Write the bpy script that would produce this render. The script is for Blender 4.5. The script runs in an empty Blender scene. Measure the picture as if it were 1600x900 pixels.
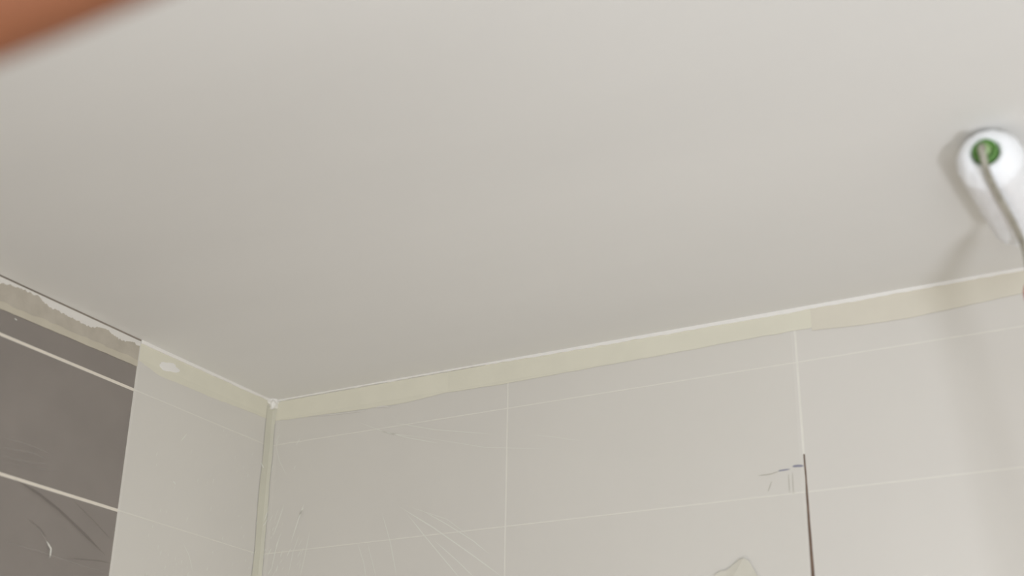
import bpy, bmesh, math, random
from mathutils import Vector, Matrix, Euler, noise
random.seed(7)
S = bpy.context.scene
COL = S.collection

# ------------------------------------------------------------------ camera
H = 2.5                                     # ceiling height
FPX = 2110.62
cam_d = bpy.data.cameras.new('camera'); cam = bpy.data.objects.new('camera', cam_d); COL.objects.link(cam)
cam.location = (1.8705, -2.2596, H - .9618)
cam.rotation_euler = (1.9793, -.0154, .5028)
cam_d.sensor_width = 36; cam_d.lens = FPX / 1600 * 36
cam_d.clip_start = .02
cam_d.dof.use_dof = True; cam_d.dof.focus_distance = 2.75; cam_d.dof.aperture_fstop = 1.9
S.camera = cam

# ------------------------------------------------------------------ light
world = bpy.data.worlds.new('world'); S.world = world; world.use_nodes = True
bg = world.node_tree.nodes['Background']; bg.inputs[0].default_value = (.80, .88, 1, 1); bg.inputs[1].default_value = .6
def area(name, loc, target, sx, sy, power, col):
    l = bpy.data.lights.new(name, 'AREA'); l.shape = 'RECTANGLE'; l.size = sx; l.size_y = sy; l.energy = power; l.color = col
    o = bpy.data.objects.new(name, l); COL.objects.link(o); o.location = loc
    o.rotation_euler = (Vector(target) - Vector(loc)).to_track_quat('-Z', 'Y').to_euler()
    return o
area('window_daylight', (2.45, -3.36, 1.55), (1.2, 0, 2.2), 1.1, 1.2, 39, (.88, .93, 1))
area('work_light', (2.68, -2.05, .62), (1.45, -.5, 2.5), .24, .24, 19.5, (.86, .90, 1))
area('low_bounce', (.95, -1.5, .06), (.95, -1.2, 2.5), 1.6, 1.6, 10, (1, .90, .74))
S.view_settings.view_transform = 'Standard'; S.view_settings.look = 'None'
S.view_settings.gamma = 1; S.view_settings.use_curve_mapping = False
S.view_settings.exposure = 0.06

# ------------------------------------------------------------------ pixel rays (only used to measure places on the real walls)
EYE = Vector((1.8705, -2.2596, H - .9618)); RM = Euler((1.9793, -.0154, .5028)).to_matrix()
def ray(px, py): return RM @ Vector(((px - 800) / FPX, (450 - py) / FPX, -1))
def on_left(px, py):
    d = ray(px, py); t = -EYE.x / d.x; p = EYE + d * t; return p.y, p.z
def on_back(px, py):
    d = ray(px, py); t = -EYE.y / d.y; p = EYE + d * t; return p.x, p.z

# ------------------------------------------------------------------ materials
def srgb(r, g, b): return tuple(((c / 255) / 12.92 if c / 255 <= .04045 else ((c / 255 + .055) / 1.055) ** 2.4) for c in (r, g, b)) + (1,)
def mat(name, rgb, rough=.5, var=0., scale=5., bump=0., bscale=60., spec=.5, stretch=None, rgb2=None, metal=0.):
    m = bpy.data.materials.new(name); m.use_nodes = True
    nt = m.node_tree; b = nt.nodes['Principled BSDF']
    c = srgb(*rgb); b.inputs['Base Color'].default_value = c
    b.inputs['Roughness'].default_value = rough; b.inputs['Specular IOR Level'].default_value = spec; b.inputs['Metallic'].default_value = metal
    tc = nt.nodes.new('ShaderNodeTexCoord'); mp = nt.nodes.new('ShaderNodeMapping')
    nt.links.new(tc.outputs['Object'], mp.inputs[0])
    if stretch: mp.inputs['Scale'].default_value = stretch
    if var or rgb2:
        n = nt.nodes.new('ShaderNodeTexNoise'); n.inputs['Scale'].default_value = scale; n.inputs['Detail'].default_value = 5
        nt.links.new(mp.outputs[0], n.inputs['Vector'])
        r = nt.nodes.new('ShaderNodeValToRGB')
        c2 = srgb(*rgb2) if rgb2 else tuple(max(0, x * (1 - var)) for x in c[:3]) + (1,)
        c1 = c if rgb2 else tuple(min(1, x * (1 + var)) for x in c[:3]) + (1,)
        r.color_ramp.elements[0].color = c2; r.color_ramp.elements[0].position = .35
        r.color_ramp.elements[1].color = c1; r.color_ramp.elements[1].position = .65
        nt.links.new(n.outputs[0], r.inputs[0]); nt.links.new(r.outputs[0], b.inputs['Base Color'])
    if bump:
        n2 = nt.nodes.new('ShaderNodeTexNoise'); n2.inputs['Scale'].default_value = bscale; n2.inputs['Detail'].default_value = 4
        nt.links.new(mp.outputs[0], n2.inputs['Vector'])
        bp = nt.nodes.new('ShaderNodeBump'); bp.inputs['Strength'].default_value = bump; bp.inputs['Distance'].default_value = .002
        nt.links.new(n2.outputs[0], bp.inputs['Height']); nt.links.new(bp.outputs[0], b.inputs['Normal'])
    return m
def fold_mat(name, fac, rgb):
    m = bpy.data.materials.new(name); m.use_nodes = True; nt = m.node_tree; nt.nodes.remove(nt.nodes['Principled BSDF'])
    d = nt.nodes.new('ShaderNodeBsdfDiffuse'); d.inputs[0].default_value = srgb(*rgb)
    g = nt.nodes.new('ShaderNodeBsdfGlossy'); g.inputs['Roughness'].default_value = .4
    a = nt.nodes.new('ShaderNodeMixShader'); a.inputs[0].default_value = .08
    nt.links.new(d.outputs[0], a.inputs[1]); nt.links.new(g.outputs[0], a.inputs[2])
    t = nt.nodes.new('ShaderNodeBsdfTransparent'); mx = nt.nodes.new('ShaderNodeMixShader'); mx.inputs[0].default_value = fac
    nt.links.new(t.outputs[0], mx.inputs[1]); nt.links.new(a.outputs[0], mx.inputs[2])
    nt.links.new(mx.outputs[0], nt.nodes['Material Output'].inputs[0])
    return m
def film_mat(name, fac, rgb, rough=.28):
    m = bpy.data.materials.new(name); m.use_nodes = True; nt = m.node_tree; b = nt.nodes['Principled BSDF']
    b.inputs['Base Color'].default_value = srgb(*rgb); b.inputs['Roughness'].default_value = rough
    t = nt.nodes.new('ShaderNodeBsdfTransparent'); mx = nt.nodes.new('ShaderNodeMixShader'); mx.inputs[0].default_value = fac
    nt.links.new(t.outputs[0], mx.inputs[1]); nt.links.new(b.outputs[0], mx.inputs[2])
    nt.links.new(mx.outputs[0], nt.nodes['Material Output'].inputs[0])
    return m

M_ceil = mat('matt_ceiling_paint', (226, 224, 219), .7, .018, 1.4, .08, 220, .25, stretch=(.5, 1.6, 1))
M_tile = mat('pale_glazed_tile', (218, 214, 206), .38, .012, 3, .05, 18)
M_grout = mat('pale_grout', (229, 226, 216), .8, .02, 40)
M_gtile = mat('dark_grey_tile', (138, 130, 124), .5, .05, 9, .1, 80)
M_ggrout = mat('cream_grout', (236, 228, 214), .8, .02, 40)
M_brown = mat('brown_recess', (116, 96, 82), .9, .15, 60)
M_wall = mat('plaster_wall', (222, 216, 205), .8, .02, 4)
M_floor = mat('grey_floor_tile', (176, 170, 160), .4, .03, 6)
M_tape = mat('pale_yellow_masking_tape', (225, 221, 203), .65, .02, 14, .1, 120)
M_tape2 = mat('paint_dulled_masking_tape', (228, 224, 206), .65, .02, 14, .1, 120)
M_tape3 = mat('warm_masking_tape', (220, 214, 198), .65, .02, 14, .1, 120)
M_band = mat('bare_plaster_strip', (192, 184, 170), .9, 0, 30, .35, 160, .2, rgb2=(183, 175, 161))
M_bandlow = mat('strip_lower_edge', (200, 192, 174), .9, .03, 30)
M_paint = mat('fresh_white_paint', (228, 224, 217), .5, .01, 30, .15, 90)
M_bead = mat('white_caulk', (240, 237, 231), .6, .01, 30, .15, 60)
M_gap_shade = mat('painted_gap_shade', (150, 141, 130), .9)
M_ink = mat('blue_grey_ink', (142, 141, 158), .8)
M_pencil = mat('pencil_line', (188, 184, 172), .8)
M_corner = mat('olive_tinted_tape', (205, 202, 185), .65, .02, 14)
M_scrap = mat('cream_tape_scrap', (210, 206, 192), .6, .02, 30)
M_film = film_mat('clear_masking_film', .035, (235, 233, 215))
M_fold_glint = fold_mat('painted_fold_glint', .8, (250, 250, 240))  # near-white colour paints the film's highlights onto its folds
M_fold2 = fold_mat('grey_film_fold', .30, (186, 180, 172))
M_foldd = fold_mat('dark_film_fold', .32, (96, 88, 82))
M_sleeve = mat('white_microfibre_nap', (246, 247, 248), .95, .02, 60, .6, 260, .1)
M_green = mat('green_plastic', (88, 132, 60), .45, .08, 50)
M_green2 = mat('pale_green_hub', (150, 178, 122), .45)
M_wire = mat('paint_spattered_wire', (176, 172, 158), .5, 0, 60, rgb2=(140, 136, 122))
M_red = mat('red_handle_plastic', (186, 60, 48), .4)
M_pole = mat('added_pole_aluminium', (170, 170, 172), .35, metal=.7)
M_skin = mat('skin', (128, 76, 46), .55, .05, 18, .1, 90)
M_shirt = mat('white_cotton', (206, 204, 198), .9, .03, 10, .2, 200)
M_trouser = mat('work_trousers', (74, 80, 92), .9, .05, 10, .2, 200)
M_hair = mat('dark_hair', (50, 36, 28), .7, .2, 60, .6, 150)
M_shoe = mat('dark_shoe', (40, 38, 36), .6)
M_eye = mat('eye', (230, 228, 224), .2)
M_lip = mat('lips', (170, 92, 78), .5)
M_wood = mat('stool_wood', (176, 140, 98), .6, .1, 6, stretch=(1, 8, 1))
M_frame = mat('white_window_frame', (232, 232, 230), .4)
M_glass = film_mat('window_glass', .06, (220, 230, 235), .05)

# ------------------------------------------------------------------ mesh helpers
def obj(name, bm, m, parent=None, smooth=False):
    me = bpy.data.meshes.new(name); bm.normal_update(); bm.to_mesh(me); bm.free()
    for x in (m if isinstance(m, (list, tuple)) else [m]): me.materials.append(x)
    if smooth:
        for f in me.polygons: f.use_smooth = True
    o = bpy.data.objects.new(name, me); COL.objects.link(o)
    if parent: o.parent = parent
    return o
def box(bm, a, b, mi=0, bev=0):
    vs = [bm.verts.new((x, y, z)) for x in (a[0], b[0]) for y in (a[1], b[1]) for z in (a[2], b[2])]
    q = [(0, 1, 3, 2), (4, 6, 7, 5), (0, 4, 5, 1), (2, 3, 7, 6), (0, 2, 6, 4), (1, 5, 7, 3)]
    fs = [bm.faces.new([vs[i] for i in f]) for f in q]
    for f in fs: f.material_index = mi
    bmesh.ops.recalc_face_normals(bm, faces=fs)
    if bev:
        es = list({e for f in fs for e in f.edges})
        r = bmesh.ops.bevel(bm, geom=es, offset=bev, segments=2, profile=.5, affect='EDGES')
        for f in r['faces']: f.material_index = mi
def tube(bm, pts, rad, n=12, mi=0, caps=True):
    pts = [Vector(p) for p in pts]
    rings = []
    up = Vector((.3, .5, .8)).normalized()
    for i, p in enumerate(pts):
        d = (pts[min(i + 1, len(pts) - 1)] - pts[max(i - 1, 0)]).normalized()
        a = d.cross(up)
        if a.length < .05: a = d.cross(Vector((1, 0, 0)))
        a.normalize(); b = d.cross(a)
        up = b if False else up
        r = rad[i] if isinstance(rad, (list, tuple)) else rad
        rings.append([bm.verts.new(p + (a * math.cos(k * 2 * math.pi / n) + b * math.sin(k * 2 * math.pi / n)) * r) for k in range(n)])
    for i in range(len(rings) - 1):
        for k in range(n):
            f = bm.faces.new((rings[i][k], rings[i][(k + 1) % n], rings[i + 1][(k + 1) % n], rings[i + 1][k])); f.material_index = mi
    if caps:
        for r in (rings[0], rings[-1]):
            f = bm.faces.new(r); f.material_index = mi
    bmesh.ops.recalc_face_normals(bm, faces=bm.faces)
def props(o, label=None, cat=None, group=None, kind=None):
    for k, v in (('label', label), ('category', cat), ('group', group), ('kind', kind)):
        if v: o[k] = v
    return o
def struct(o): o['kind'] = 'structure'; return o
def empty(name, loc=(0, 0, 0)):
    o = bpy.data.objects.new(name, None); COL.objects.link(o); o.location = loc; return o

# a strip with thickness lying on a wall; upper/lower are lists of (along, z); d0,d1 distances off the wall
def wall_pt(side, a, z, d): return Vector((d, a, z)) if side == 'left' else Vector((a, -d, z))
def strip(bm, side, upper, lower, d0, d1, mi=0):
    n = len(upper)
    F = [[bm.verts.new(wall_pt(side, a, z, d)) for (a, z) in row] for d in (d0, d1) for row in (upper, lower)]
    u0, l0, u1, l1 = F
    fs = []
    for i in range(n - 1):
        fs += [bm.faces.new((u1[i], u1[i + 1], l1[i + 1], l1[i])), bm.faces.new((u0[i], u0[i + 1], l0[i + 1], l0[i])),
               bm.faces.new((u0[i], u0[i + 1], u1[i + 1], u1[i])), bm.faces.new((l0[i], l0[i + 1], l1[i + 1], l1[i]))]
    fs += [bm.faces.new((u0[0], u1[0], l1[0], l0[0])), bm.faces.new((u0[-1], u1[-1], l1[-1], l0[-1]))]
    for f in fs: f.material_index = mi
    bmesh.ops.recalc_face_normals(bm, faces=fs)
def lerp_poly(pts, x):
    for (a, za), (b, zb) in zip(pts, pts[1:]):
        if a <= x <= b: return za + (zb - za) * (x - a) / (b - a)
    return pts[0][1] if x < pts[0][0] else pts[-1][1]
def jag(x, amp, sc, seed=0): return amp * noise.noise(Vector((x * sc, seed * 7.3, 1.7)))
def strip_between(bm, side, up, lo, a0, a1, step, d0, d1, jl=0., ju=0., sc=60, seed=0, mi=0):
    n = max(2, int(abs(a1 - a0) / step)); U = []; L = []
    for i in range(n + 1):
        a = a0 + (a1 - a0) * i / n
        U.append((a, lerp_poly(up, a) + jag(a, ju, sc, seed + 3))); L.append((a, lerp_poly(lo, a) + jag(a, jl, sc, seed)))
    strip(bm, side, U, L, d0, d1, mi)

# ------------------------------------------------------------------ setting
XR, YF = 3.4, -3.4
bm = bmesh.new(); box(bm, (-.12, YF - .12, H), (XR + .12, .12, H + .15)); struct(obj('ceiling', bm, M_ceil))
bm = bmesh.new(); box(bm, (-.12, YF - .12, -.1), (XR + .12, .12, 0)); struct(obj('floor', bm, M_floor))
bm = bmesh.new(); box(bm, (XR, YF - .12, 0), (XR + .12, .12, H)); struct(obj('wall_right', bm, M_wall))
wx0, wx1, wz0, wz1 = 1.85, 3.05, .9, 2.2
bm = bmesh.new()
box(bm, (-.12, YF - .12, 0), (wx0, YF, H)); box(bm, (wx1, YF - .12, 0), (XR + .12, YF, H))
box(bm, (wx0, YF - .12, 0), (wx1, YF, wz0)); box(bm, (wx0, YF - .12, wz1), (wx1, YF, H))
struct(obj('wall_front', bm, M_wall))
w = struct(empty('window_1', ((wx0 + wx1) / 2, YF - .06, wz0)))
def wlocal(bm):
    bmesh.ops.translate(bm, verts=bm.verts, vec=-Vector(((wx0 + wx1) / 2, YF - .06, wz0)))
bm = bmesh.new()
for (a, b) in (((wx0, wz0), (wx1, wz0 + .06)), ((wx0, wz1 - .06), (wx1, wz1)), ((wx0, wz0), (wx0 + .06, wz1)), ((wx1 - .06, wz0), (wx1, wz1)), (((wx0 + wx1) / 2 - .03, wz0), ((wx0 + wx1) / 2 + .03, wz1))):
    box(bm, (a[0], YF - .10, a[1]), (b[0], YF - .04, b[1]), bev=.004)
wlocal(bm); obj('window_frame', bm, M_frame, w)
bm = bmesh.new(); box(bm, (wx0 + .05, YF - .075, wz0 + .05), (wx1 - .05, YF - .069, wz1 - .05)); wlocal(bm); obj('pane', bm, M_glass, w)

ZJ = [H, H - .1043, H - .345]
while ZJ[-1] > .26: ZJ.append(ZJ[-1] - .2407)
ZJ.append(0)
# back wall: plaster body, grout bed, tile slabs
bm = bmesh.new()
box(bm, (-.12, .004, 0), (XR + .12, .12, H), 2); box(bm, (0, .0002, 0), (XR, .004, H), 1)
XJ = [0, .6026, 1.203, 1.806, 2.409, 3.012, XR]
for i in range(len(XJ) - 1):
    for j in range(len(ZJ) - 1):
        if ZJ[j] < .05: break
        gl = .0008 if i == 0 else (.0015 if i == 1 else .0019); gr = .0014 if i == 0 else (.0019 if i == 1 else .001)
        box(bm, (XJ[i] + gl, 0, ZJ[j + 1] + .0009), (XJ[i + 1] - gr, .004, ZJ[j] - .0009), 0, .0005)
wb = struct(obj('wall_back', bm, [M_tile, M_grout, M_wall]))
# left wall: pale tiles next to the corner, dark grey ones beyond
YG = -.4244
bm = bmesh.new()
box(bm, (-.12, YF - .12, 0), (-.004, .004, H), 2)
box(bm, (-.004, YG, 0), (.0004, 0, H), 1); box(bm, (-.004, YF, 0), (-.0008, YG, H), 4)
for j in range(len(ZJ) - 1):
    if ZJ[j] < .05: break
    box(bm, (-.004, YG + .0004, ZJ[j + 1] + .0008), (0.0006, -.0006, ZJ[j] - .0008), 0, .0006)
    y = YG
    while y > YF:
        y2 = max(y - .6026, YF)
        box(bm, (-.004, y2 + .0022, ZJ[j + 1] + .0030), (0, y - .0002, ZJ[j] - .0030), 3, .0005)
        y = y2
wl = struct(obj('wall_left', bm, [M_tile, M_grout, M_wall, M_gtile, M_ggrout]))

# open joint, pen and pencil marks belong to the back wall's tiles
bm = bmesh.new()
n = 40; U = []; L = []
for i in range(n + 1):
    z = H - .277 - i * (.62 / n)
    wdt = .0013 + .0016 * min(1, i / 14) + .0005 * noise.noise(Vector((z * 60, 0, 0)))
    c = 1.2035 + .0006 * noise.noise(Vector((z * 25, 3, 0)))
    U.append((c - wdt, z)); L.append((c + wdt, z))
strip(bm, 'back', U, L, -.0010, .0004)
obj('open_joint', bm, M_brown, wb)['label'] = 'dark brown open joint'
def sheet(bm, side, upper, lower, d):
    A = [bm.verts.new(wall_pt(side, a, z, d)) for a, z in upper]; B_ = [bm.verts.new(wall_pt(side, a, z, d)) for a, z in lower]
    for i in range(len(A) - 1): bm.faces.new((A[i], A[i + 1], B_[i + 1], B_[i]) if side == 'left' else (A[i], B_[i], B_[i + 1], A[i + 1]))
def stroke(bm, side, pts, w, d0=.0002, d1=.0006, mi=0, flat=False):
    """polyline in pixels -> thin ribbon with tapering ends"""
    P = [(on_left if side == 'left' else on_back)(*p) for p in pts]
    Q = []
    for (a, b) in zip(P, P[1:]):
        for k in range(6): Q.append((a[0] + (b[0] - a[0]) * k / 6, a[1] + (b[1] - a[1]) * k / 6))
    Q.append(P[-1]); U = []; L = []
    for i, q in enumerate(Q):
        a = Q[max(0, i - 1)]; b = Q[min(len(Q) - 1, i + 1)]
        dx, dz = b[0] - a[0], b[1] - a[1]; l = math.hypot(dx, dz) or 1
        t = i / (len(Q) - 1); ww = w * .5 * (max(.12, min(1, 5 * t, 5 * (1 - t))))
        U.append((q[0] - dz / l * ww, q[1] + dx / l * ww)); L.append((q[0] + dz / l * ww, q[1] - dx / l * ww))
    if flat: sheet(bm, side, U, L, d1)
    else: strip(bm, side, U, L, d0, d1, mi)
bm = bmesh.new()
stroke(bm, 'back', [(1238, 729), (1246, 728), (1256, 728)], .0040)
stroke(bm, 'back', [(1216, 736), (1222, 735), (1235, 733)], .0024)
stroke(bm, 'back', [(1184, 743), (1198, 742), (1207, 740), (1218, 736)], .0018, mi=1)
obj('pen_mark', bm, [M_ink, M_pencil], wb)['label'] = 'blue-grey pen line beside the open joint'
bm = bmesh.new()
for pts in ([(1232, 740), (1234, 770)], [(1238, 738), (1240, 772)], [(1206, 752), (1200, 768)]): stroke(bm, 'back', pts, .0014)
obj('pencil_mark', bm, M_pencil, wb)

# white bead of filler where the walls meet the ceiling
def bead(side, a0, a1, zlist, name, step=.004):
    bm = bmesh.new(); n = int(abs(a1 - a0) / step); U = []; L = []
    for i in range(n + 1):
        a = a0 + (a1 - a0) * i / n
        U.append((a, H)); L.append((a, H - lerp_poly(zlist, a) - .0014 * noise.noise(Vector((a * 55, 2, 0))) - .0012 * noise.noise(Vector((a * 14, 5, 0)))))
    strip(bm, side, U, L, -.0005, .0040)
    return struct(obj(name, bm, M_bead))
bead('back', .004, XR, [(0, .0028), (.5, .0035), (.8, .0065), (1.2, .0075), (1.6, .0055), (3.4, .005)], 'trim_1')
bead('left', YG, -.004, [(-.43, .007), (0, .0045)], 'trim_2')
bm = bmesh.new()
bmesh.ops.create_icosphere(bm, subdivisions=4, radius=.013)
for v in bm.verts:
    v.co *= 1 + .5 * noise.noise(v.co * 120); v.co += Vector((.007, -.007, H - .008))
obj('filler_blob', bm, M_bead, bpy.data.objects['trim_1'], True)

# shadow gap between ceiling and left wall, its shade painted as a darker strip
bm = bmesh.new(); U = []; L = []; n = 50
for i in range(n + 1):
    y = -.90 + (YG + .90) * i / n; wdt = .0004 + .0022 * (i / n) ** 1.3 + .0003 * noise.noise(Vector((y * 40, 0, 0)))
    U.append((y, H)); L.append((y, H - wdt))
strip(bm, 'left', U, L, -.001, .0030)
struct(obj('gap_shade_strip', bm, M_gap_shade))

# ------------------------------------------------------------------ tape
def tape(name, side, a0, a1, lower, m, label, d=(.0006, .0009), top=H - .004, jl=.0012, seed=0):
    bm = bmesh.new()
    strip_between(bm, side, [(min(a0, a1), top), (max(a0, a1), top)], lower, min(a0, a1), max(a0, a1), .004, d[0], d[1], jl=jl, sc=35, seed=seed)
    return props(obj(name, bm, m), label, 'tape', 'strips of masking tape below the ceiling')
z = lambda v: H - v
t1 = tape('masking_tape', 'back', .012, .475, [(0, z(.047)), (.08, z(.05)), (.2, z(.054)), (.36, z(.056)), (.475, z(.047))], M_tape2,
     'dull whitish masking tape strip on the back wall, starting at the room corner', seed=1)
t2 = tape('masking_tape', 'back', .46, 1.25, [(.46, z(.050)), (.6, z(.051)), (.9, z(.047)), (1.2, z(.043)), (1.25, z(.043))], M_tape,
     'pale yellow-green masking tape strip in the middle of the back wall under the ceiling', d=(.0007, .0012), seed=2)
t3 = tape('masking_tape', 'back', 1.235, 1.95, [(1.2, z(.047)), (1.3, z(.053)), (1.4, z(.056)), (1.5, z(.051)), (1.62, z(.045)), (2, z(.045))], M_tape3,
     'beige masking tape strip at the right end of the back wall', d=(.0008, .0015), seed=3)
t4 = tape('masking_tape', 'left', YG + .002, -.008, [(-.43, z(.040)), (-.36, z(.055)), (-.2, z(.052)), (0, z(.045))], M_tape,
     'yellow-green masking tape strip with a white paint splotch, above pale tiles left of the corner', seed=4)
bm = bmesh.new()
yb, zb = on_left(263, 574); rings = []
for t, hh in ((.25, .0006), (.55, .00055), (.85, .0004), (1, .0001)):
    row = []
    for k in range(48):
        an = k * math.pi / 24; rr = t * (1 + .35 * noise.noise(Vector((math.cos(an) * 1.4, math.sin(an) * 1.4, 4))) + .10 * noise.noise(Vector((math.cos(an) * 7, math.sin(an) * 7, 9))))
        cy, cz = math.cos(an) * .027 * rr, math.sin(an) * .0105 * rr
        row.append(bm.verts.new((.0009 + hh, yb + cy, zb + cz + cy * .12)))
    rings.append(row)
bm.faces.new(rings[0])
for p, q in zip(rings, rings[1:]):
    for k in range(48): bm.faces.new((p[k], q[k], q[(k + 1) % 48], p[(k + 1) % 48]))
if sum(f.normal.x if not f.normal_update() else 0 for f in bm.faces) < 0: bmesh.ops.reverse_faces(bm, faces=bm.faces)
obj('paint_splotch', bm, M_bead, t4, True)['label'] = 'white paint splotch'
bm = bmesh.new()
ups = []; los = []
stroke(bm, 'back', [(482, 651), (520, 648), (560, 643), (572, 642)], .0022, .0012, .0022)
stroke(bm, 'back', [(588, 637), (600, 635), (610, 637)], .0030, .0012, .0022)
obj('curled_edge', bm, M_paint, t1)['label'] = 'white lifted lower edge'

# vertical strip down the corner
bm = bmesh.new(); n = 60; rows = []
for i in range(n + 1):
    zz = H - .016 - i * .68 / n
    wl_ = .0150 + .004 * noise.noise(Vector((zz * 9, 1, 0))); wr = .020 + .006 * noise.noise(Vector((zz * 11, 5, 0)))
    rows.append([bm.verts.new((.0016, -wl_ - .006, zz)), bm.verts.new((.0050, -.0055, zz)), bm.verts.new((wr - .008, -.0010, zz))])
for r, s in zip(rows, rows[1:]):
    for k in range(2): bm.faces.new((r[k], r[k + 1], s[k + 1], s[k]))
bmesh.ops.recalc_face_normals(bm, faces=bm.faces)
if sum(f.normal.x - f.normal.y for f in bm.faces) < 0: bmesh.ops.reverse_faces(bm, faces=bm.faces)
props(obj('masking_tape', bm, M_corner), 'creased yellow-green masking tape running down the corner between the two walls', 'tape', 'strips of masking tape below the ceiling')

# plaster-coloured strip above the grey tiles
bm = bmesh.new()
lo = [(-3.39, z(.062)), (-.775, z(.0595)), (-.6, z(.0575)), (-.43, z(.056))]
up = [(-3.39, z(.002)), (-.43, z(.002))]
strip_between(bm, 'left', up, lo, -3.39, YG - .001, .004, .0002, .0016, jl=.0010, sc=50, seed=9)
bs = props(obj('plaster_strip', bm, M_band), 'greyish beige plaster-smeared tape strip above the dark grey tiles', 'tape')
bm = bmesh.new()
lo2 = [(a, b - .0004) for a, b in lo]; up2 = [(a, b + .013) for a, b in lo]
strip_between(bm, 'left', up2, lo2, -3.39, YG - .001, .004, .0004, .0018, jl=.0010, ju=.004, sc=50, seed=9)
obj('lower_edge', bm, M_bandlow, bs)['label'] = 'paler beige lower edge'
# brushed white paint along its top: lower outline traced on the wall
pts = [(0, 443), (30, 450), (60, 463), (72, 477), (100, 492), (130, 507), (148, 512), (165, 513), (175, 524), (190, 532), (205, 534), (216, 541)]
lw = sorted([on_left(*p) for p in pts]); lw = [(-3.39, H - .014)] + lw
bm = bmesh.new()
strip_between(bm, 'left', [(-3.39, H - .0036), (-.42, H - .0036)], lw, -3.39, YG - .001, .002, .0016, .0026, jl=.0042, sc=230, seed=12)
obj('brushed_paint', bm, M_paint, bs)['label'] = 'white brushed paint with a ragged lower edge'

# scrap at the bottom of the back wall
bm = bmesh.new()
sp = [on_back(*p) for p in [(1118, 900), (1126, 893), (1136, 892), (1146, 884), (1156, 875), (1164, 873), (1172, 878), (1180, 892), (1188, 906), (1184, 940), (1126, 936)]]
fv = [bm.verts.new((x, -.0045 - .003 * noise.noise(Vector((x * 40, zz * 40, 0))), zz)) for x, zz in sp]
f = bm.faces.new(fv)
r = bmesh.ops.extrude_face_region(bm, geom=[f]); 
for v in [g for g in r['geom'] if isinstance(g, bmesh.types.BMVert)]: v.co.y += .0015
ctr = bm.verts.new((sum(p[0] for p in sp) / len(sp), -.0005, sp[0][1] - .01))
bmesh.ops.recalc_face_normals(bm, faces=bm.faces)
bm.verts.remove(ctr)
props(obj('tape_scrap', bm, M_scrap), 'torn cream scrap of tape lifting off the pale tiles below the pen mark', 'tape')

# ------------------------------------------------------------------ clear film
def film(side, a0, a1, z0, z1, d, label, seed):
    bm = bmesh.new(); na, nz = int((a1 - a0) / .012), int((z1 - z0) / .012); G = []
    for i in range(na + 1):
        row = []
        for j in range(nz + 1):
            a = a0 + (a1 - a0) * i / na; zz = z0 + (z1 - z0) * j / nz
            k = min(1, (z1 - zz) / .12)
            r = d + k * (.0035 * noise.noise(Vector((a * 5 + zz * 3, zz * 4, seed))) + .0012 * noise.noise(Vector((a * 30 + zz * 18, zz * 9, seed + 4))))
            row.append(bm.verts.new(wall_pt(side, a, zz, min(.0034, max(.0022, r)))))
        G.append(row)
    for i in range(na):
        for j in range(nz): bm.faces.new((G[i][j], G[i + 1][j], G[i + 1][j + 1], G[i][j + 1]))
    o = obj('masking_film', bm, M_film, None, True)
    return props(o, label, 'plastic film', 'clear masking film on the walls')
fl = film('left', -1.3, YG - .004, 1.55, z(.045), .003, 'clear creased plastic film over the dark grey tiles of the left wall', 3)
fc = film('left', YG + .004, -.022, 1.55, z(.040), .003, 'clear speckled plastic film over the pale tiles left of the corner', 8)
fb = film('back', .026, 1.196, 1.55, z(.045), .003, 'clear plastic film with fanned creases over the back wall right of the corner', 14)
def folds(parent, side, name, items, m, d=.006):
    bm = bmesh.new()
    for pts, w in items: stroke(bm, side, pts, w, d, d + .0003, 0, True)
    o = obj(name, bm, m, parent); o['kind'] = 'stuff'; return o
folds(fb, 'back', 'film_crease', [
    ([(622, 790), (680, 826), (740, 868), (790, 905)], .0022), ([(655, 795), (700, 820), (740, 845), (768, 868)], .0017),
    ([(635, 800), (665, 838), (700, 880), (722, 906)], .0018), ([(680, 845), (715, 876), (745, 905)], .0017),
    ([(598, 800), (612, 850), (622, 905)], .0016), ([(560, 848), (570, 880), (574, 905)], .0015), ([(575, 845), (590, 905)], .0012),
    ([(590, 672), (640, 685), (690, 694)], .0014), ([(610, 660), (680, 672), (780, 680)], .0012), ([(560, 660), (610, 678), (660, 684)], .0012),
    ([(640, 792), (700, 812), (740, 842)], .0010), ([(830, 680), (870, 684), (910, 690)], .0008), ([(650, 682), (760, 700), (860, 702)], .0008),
], M_fold_glint, .0036)  # fan of creases, their highlights painted as near-white ribbons
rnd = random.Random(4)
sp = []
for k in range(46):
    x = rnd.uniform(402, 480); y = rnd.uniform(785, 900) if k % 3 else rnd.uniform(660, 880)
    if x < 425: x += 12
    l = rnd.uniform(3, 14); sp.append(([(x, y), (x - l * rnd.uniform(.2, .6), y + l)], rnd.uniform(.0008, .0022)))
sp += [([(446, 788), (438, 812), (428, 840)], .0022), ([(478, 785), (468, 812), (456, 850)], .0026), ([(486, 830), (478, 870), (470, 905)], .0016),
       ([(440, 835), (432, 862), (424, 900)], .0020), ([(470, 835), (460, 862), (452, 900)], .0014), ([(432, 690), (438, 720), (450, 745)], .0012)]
folds(fb, 'back', 'painted_glint', sp, M_fold_glint, .0038)  # small glints on the film, painted as pale ribbons
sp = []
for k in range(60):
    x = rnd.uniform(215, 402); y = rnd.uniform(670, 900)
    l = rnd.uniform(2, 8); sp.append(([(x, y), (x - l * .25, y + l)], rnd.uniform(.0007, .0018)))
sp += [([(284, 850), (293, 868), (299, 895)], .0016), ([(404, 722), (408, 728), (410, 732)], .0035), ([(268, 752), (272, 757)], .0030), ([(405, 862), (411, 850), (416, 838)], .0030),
       ([(403, 870), (410, 868), (414, 860)], .003), ([(280, 690), (285, 684), (290, 678)], .002)]
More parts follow.
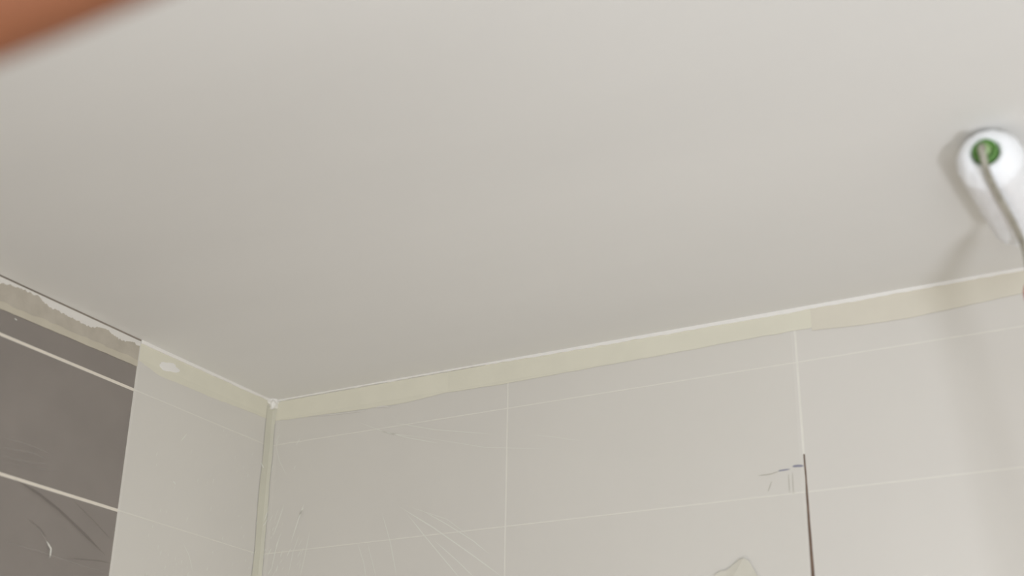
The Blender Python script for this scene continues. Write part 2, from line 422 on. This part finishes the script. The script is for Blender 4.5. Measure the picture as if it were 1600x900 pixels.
folds(fc, 'left', 'painted_glint', sp, M_fold_glint, .0038)
folds(fl, 'left', 'film_crease', [
    ([(0, 684), (40, 694), (82, 712)], .0016), ([(0, 699), (50, 708), (70, 718)], .0022), ([(0, 712), (40, 722), (78, 726)], .0018), ([(0, 722), (60, 732), (90, 738)], .0012),
    ([(0, 845), (60, 862), (120, 882), (168, 897)], .0022), ([(46, 816), (62, 832), (72, 850)], .0016)], M_fold2, .0036)
folds(fl, 'left', 'painted_glint', [([(70, 846), (77, 858), (75, 872)], .0030), ([(20, 498), (24, 501)], .002)], M_fold_glint, .0042)
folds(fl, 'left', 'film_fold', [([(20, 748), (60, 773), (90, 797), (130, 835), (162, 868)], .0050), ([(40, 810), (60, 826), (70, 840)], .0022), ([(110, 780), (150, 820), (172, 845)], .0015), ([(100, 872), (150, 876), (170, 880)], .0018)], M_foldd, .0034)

# ------------------------------------------------------------------ paint roller
RC = Vector((1.6440, -.5200, H - .0460))     # centre of the sleeve's near end
AX = Vector((.03, 1, 0)).normalized(); RS = .045; LEN = .235
roller = props(empty('paint_roller', RC), 'white paint roller with green end cap pressed on the ceiling at the right edge', 'paint roller')
def ringmesh(bm, prof, n=64, nz=0.):
    """lathe about AX from RC (local coordinates); prof = [(t, r)]"""
    a = AX.cross(Vector((0, 0, 1))).normalized(); b = Vector((0, 0, 1)); rs = []
    for t, r in prof:
        row = []
        for k in range(n):
            an = 2 * math.pi * k / n; d = a * math.cos(an) + b * math.sin(an)
            rr = r + (nz * noise.noise(d * 9 + AX * t * 160) + nz * noise.noise(d * 22 + AX * t * 420) if nz and r > .001 else 0)
            rr = r + min(rr - r, .0006) if b.dot(d) > .9 else rr
            row.append(bm.verts.new(AX * t + d * rr))
        rs.append(row)
    for p, q in zip(rs, rs[1:]):
        for k in range(n): bm.faces.new((p[k], p[(k + 1) % n], q[(k + 1) % n], q[k]))
    bm.faces.new(rs[0]); bm.faces.new(rs[-1]); bmesh.ops.recalc_face_normals(bm, faces=bm.faces)
bm = bmesh.new()
prof = [(.010, .0180), (-.006, .0185), (-.011, .021), (-.011, .026), (-.006, .034), (.003, .040), (.011, .0435)]
prof += [(.014 + (LEN - .028) * i / 44, RS) for i in range(45)]
prof += [(LEN - .006, .043), (LEN + .001, .034), (LEN + .003, .026), (LEN, .02)]
ringmesh(bm, prof, 72, .0016); obj('sleeve', bm, M_sleeve, roller, True)
bm = bmesh.new(); ringmesh(bm, [(.012, .0172), (-.016, .0172), (-.018, .016), (-.018, .012), (-.014, .010), (-.014, .006)], 40); obj('end_cap', bm, M_green, roller, True)
bm = bmesh.new(); ringmesh(bm, [(-.014, .0095), (-.021, .0085), (-.022, .004)], 32); obj('hub', bm, M_green2, roller, True)
def bez(P, n=10):
    out = []
    P = [Vector(p) for p in P]
    for i in range(len(P) - 1):
        a = P[max(i - 1, 0)]; b = P[i]; c = P[i + 1]; d = P[min(i + 2, len(P) - 1)]
        for k in range(n):
            t = k / n; out.append(.5 * ((2 * b) + (c - a) * t + (2 * a - 5 * b + 4 * c - d) * t * t + (3 * b - a - 3 * c + d) * t ** 3))
    out.append(P[-1]); return out
wp = [Vector((x, y, H + zz)) - RC for x, y, zz in [(1.6432, -.538, -.046), (1.643, -.556, -.050), (1.644, -.562, -.064), (1.645, -.550, -.086), (1.649, -.50, -.101), (1.653, -.42, -.106), (1.654, -.350, -.113), (1.6545, -.337, -.135), (1.6545, -.335, -.18)]]
bm = bmesh.new(); tube(bm, bez(wp), .0046, 14); obj('wire_frame', bm, M_wire, roller, True)
h0 = Vector((1.6545, -.335, H - .172)) - RC; h1 = Vector((1.755, -.43, H - .62)) - RC
bm = bmesh.new()
hd = (h1 - h0)
tube(bm, [h0 + hd * t for t in (0, .02, .06, .2, .4, .45, .6)], [.010, .014, .0158, .017, .017, .018, .0185], 24); obj('handle', bm, M_red, roller, True)
pole_a = h0 + hd * .5; pole_b = pole_a + hd.normalized() * 1.25
bm = bmesh.new(); tube(bm, [pole_a, pole_b], .0125, 20); obj('added_shadow_pole', bm, M_pole, roller, True)  # unseen pole, added to cast the painter's arm shadow on ceiling and wall
tube_ = None

# ------------------------------------------------------------------ stool and person at the left, arm raised close to the lens
stool = props(empty('step_stool', (.86, -2.05, 0)), 'low wooden step stool under the person left of the camera', 'stool')
bm = bmesh.new(); box(bm, (-.22, -.17, .19), (.22, .17, .22), bev=.006); obj('tread', bm, M_wood, stool)
for sx in (-1, 1):
    for sy in (-1, 1):
        bm = bmesh.new(); box(bm, (sx * .18 - .02, sy * .13 - .02, 0), (sx * .18 + .02, sy * .13 + .02, .19), bev=.003); obj('leg', bm, M_wood, stool)

def skin(name, verts, edges, radii, m, parent=None, root=0, sub=2):
    me = bpy.data.meshes.new(name); me.from_pydata([tuple(v) for v in verts], edges, []); me.materials.append(m)
    o = bpy.data.objects.new(name, me); COL.objects.link(o)
    o.modifiers.new('skin', 'SKIN')
    sv = me.skin_vertices[0] if me.skin_vertices else None
    if sv is None:
        bpy.context.view_layer.objects.active = o
        a = me.attributes
    sv = me.skin_vertices[0]
    for i, r in enumerate(radii):
        sv.data[i].radius = (r, r) if not isinstance(r, tuple) else r
        sv.data[i].use_root = (i == root)
    o.modifiers['skin'].use_smooth_shade = True
    s = o.modifiers.new('sub', 'SUBSURF'); s.levels = sub; s.render_levels = sub
    dg = bpy.context.evaluated_depsgraph_get(); ev = bpy.data.meshes.new_from_object(o.evaluated_get(dg))
    o.modifiers.clear(); o.data = ev
    for p in ev.polygons: p.use_smooth = True
    if not ev.materials: ev.materials.append(m)
    if parent: o.parent = parent
    return o

class Rig:
    def __init__(s): s.v = []; s.e = []; s.r = []
    def add(s, p, r, frm=None):
        s.v.append(Vector(p)); s.r.append(r); i = len(s.v) - 1
        if frm is not None: s.e.append((frm, i))
        return i
    def chain(s, frm, items):
        for p, r in items: frm = s.add(p, r, frm)
        return frm
B = Vector((.86, -2.05, .22))                  # between the feet, on the stool
EL = Vector((1.225, -1.930, 1.923)); WR = Vector((1.442, -1.850, 1.981))
SH = Vector((1.06, -2.03, 1.665))
def finger(rg, frm, base, d, curl, L, r):
    p = Vector(base); d = Vector(d).normalized(); curl = Vector(curl)
    frm = rg.add(p, r * 1.1, frm)
    for k, l in enumerate((.45, .3, .25)):
        d = (d + curl * (.25 + .12 * k)).normalized(); p = p + d * L * l; frm = rg.add(p, r * (1 - .12 * k), frm)
def hand(rg, frm, wrist, d, across, palm):
    d = Vector(d).normalized(); across = Vector(across).normalized(); palm = Vector(palm).normalized()
    c = rg.add(wrist + d * .045, (.030, .020), frm)
    for k, (o, L) in enumerate(((-.030, .072), (-.010, .080), (.010, .075), (.029, .060))):
        finger(rg, c, wrist + d * (.092 - abs(o) * .2) + across * o, d, palm, L, .0082 - .0006 * (k == 3))
    t = rg.add(wrist + d * .035 - across * .036, .012, c)
    td = (d - across * .9).normalized()
    rg.chain(t, [(wrist + d * .055 - across * .058, .0105), (wrist + d * .078 - across * .070 + palm * .01, .009)])
rg = Rig()
pel = rg.add(B + Vector((0, 0, .93)), (.155, .115))
w1 = rg.chain(pel, [(B + Vector((0, 0, 1.07)), (.14, .10)), (B + Vector((0, .01, 1.22)), (.155, .11)), (B + Vector((.0, .01, 1.36)), (.15, .105))])
nk = rg.chain(w1, [(B + Vector((0, .01, 1.475)), .062), (B + Vector((0, .02, 1.53)), .058)])
hd_ = rg.chain(nk, [(B + Vector((0, .035, 1.60)), (.070, .082)), (B + Vector((0, .035, 1.675)), (.077, .094)), (B + Vector((0, .03, 1.74)), (.068, .080))])
# raised right arm
fa = (WR - EL)
e = rg.chain(w1, [(B + Vector((.13, 0, 1.42)), .070), (SH, .060), (SH.lerp(EL, .5), .050), (EL, .043)])
e = rg.chain(e, [(EL + fa * .25, .0455), (EL + fa * .6, .040), (WR - fa * .1, .031), (WR, .028)])
fd = fa.normalized(); ac = fd.cross(Vector((0, 0, 1))).normalized()
hd2 = (fd + Vector((0, .15, .75))).normalized()
hand(rg, e, WR, hd2, -ac, hd2.cross(ac))
# hanging left arm
L1 = B + Vector((-.20, 0, 1.40)); L2 = B + Vector((-.27, 0, 1.10)); L3 = B + Vector((-.26, .08, .86))
e = rg.chain(w1, [(B + Vector((-.13, 0, 1.42)), .070), (L1, .060), (L1.lerp(L2, .5), .050), (L2, .043), (L2.lerp(L3, .3), .044), (L3, .028)])
hand(rg, e, L3, L3 - L2, (0, 1, 0), (1, 0, 0))
for sx in (-1, 1):
    hx = sx * .095
    rg.chain(pel, [(B + Vector((hx, 0, .84)), .095), (B + Vector((hx * 1.05, .01, .66)), .078), (B + Vector((hx * 1.05, .015, .49)), .058),
                   (B + Vector((hx * 1.05, -.01, .34)), .056), (B + Vector((hx * 1.05, 0, .10)), .036), (B + Vector((hx * 1.1, .02, .045)), .036), (B + Vector((hx * 1.2, .13, .030)), (.036, .024))])
person = skin('person', rg.v, rg.e, rg.r, M_skin)
props(person, 'person whose bare raised forearm crosses the top left corner, blurred close to the lens', 'person')
# face, hair
FC = B + Vector((0, .035, 1.665))
def blob(name, c, s, m, nz=0.):
    bm = bmesh.new(); bmesh.ops.create_icosphere(bm, subdivisions=3, radius=1)
    for v in bm.verts: v.co = Vector(c) + Vector([v.co[i] * s[i] for i in range(3)]) * (1 + nz * noise.noise(v.co * 3))
    return obj(name, bm, m, person, True)
for sx in (-1, 1):
    blob('eye', FC + Vector((sx * .031, .078, .005)), (.013, .010, .009), M_eye)
    blob('ear', FC + Vector((sx * .080, -.005, -.005)), (.010, .020, .032), M_skin)
blob('nose', FC + Vector((0, .096, -.022)), (.013, .018, .024), M_skin)
blob('mouth', FC + Vector((0, .082, -.060)), (.024, .010, .008), M_lip)
bm = bmesh.new(); bmesh.ops.create_icosphere(bm, subdivisions=4, radius=1)
for v in bm.verts:
    c = Vector((v.co.x * .088, v.co.y * .103, v.co.z * .100)); c *= 1 + .04 * noise.noise(v.co * 6)
    if c.y > .02 and c.z < .055: c.y = .02
    if c.z < -.05: c.z = -.05
    v.co = FC + Vector((0, -.012, .022)) + c
obj('hair', bm, M_hair, person, True)
# clothes
rs = Rig()
a = rs.add(B + Vector((0, 0, .82)), (.200, .160))
a2 = rs.chain(a, [(B + Vector((0, 0, .93)), (.198, .156)), (B + Vector((0, 0, 1.07)), (.158, .118)), (B + Vector((0, .01, 1.22)), (.170, .126)), (B + Vector((0, .01, 1.36)), (.163, .118)), (B + Vector((0, .01, 1.42)), (.105, .085))])
a3 = a2 - 1
rs.chain(a3, [(B + Vector((.13, 0, 1.42)), .083), (SH, .074), (SH.lerp(EL, .45), .068)])
rs.chain(a3, [(B + Vector((-.13, 0, 1.42)), .083), (L1, .074), (L1.lerp(L2, .5), .066)])
skin('t_shirt', rs.v, rs.e, rs.r, M_shirt, person)
rt = Rig(); a0 = rt.add(B + Vector((0, 0, 1.0)), (.160, .122)); a = rt.add(B + Vector((0, 0, .91)), (.168, .128), a0)
for sx in (-1, 1):
    hx = sx * .095
    rt.chain(a, [(B + Vector((hx, 0, .80)), .100), (B + Vector((hx * 1.05, .01, .64)), .088), (B + Vector((hx * 1.05, .015, .49)), .072), (B + Vector((hx * 1.05, -.01, .34)), .070), (B + Vector((hx * 1.05, 0, .10)), .056)])
skin('trousers', rt.v, rt.e, rt.r, M_trouser, person)
for sx in (-1, 1):
    rk = Rig(); a = rk.add(B + Vector((sx * .105, -.03, .05)), .046)
    rk.chain(a, [(B + Vector((sx * .110, .06, .046)), .044), (B + Vector((sx * .115, .15, .040)), .036)])
    skin('shoe', rk.v, rk.e, rk.r, M_shoe, person)
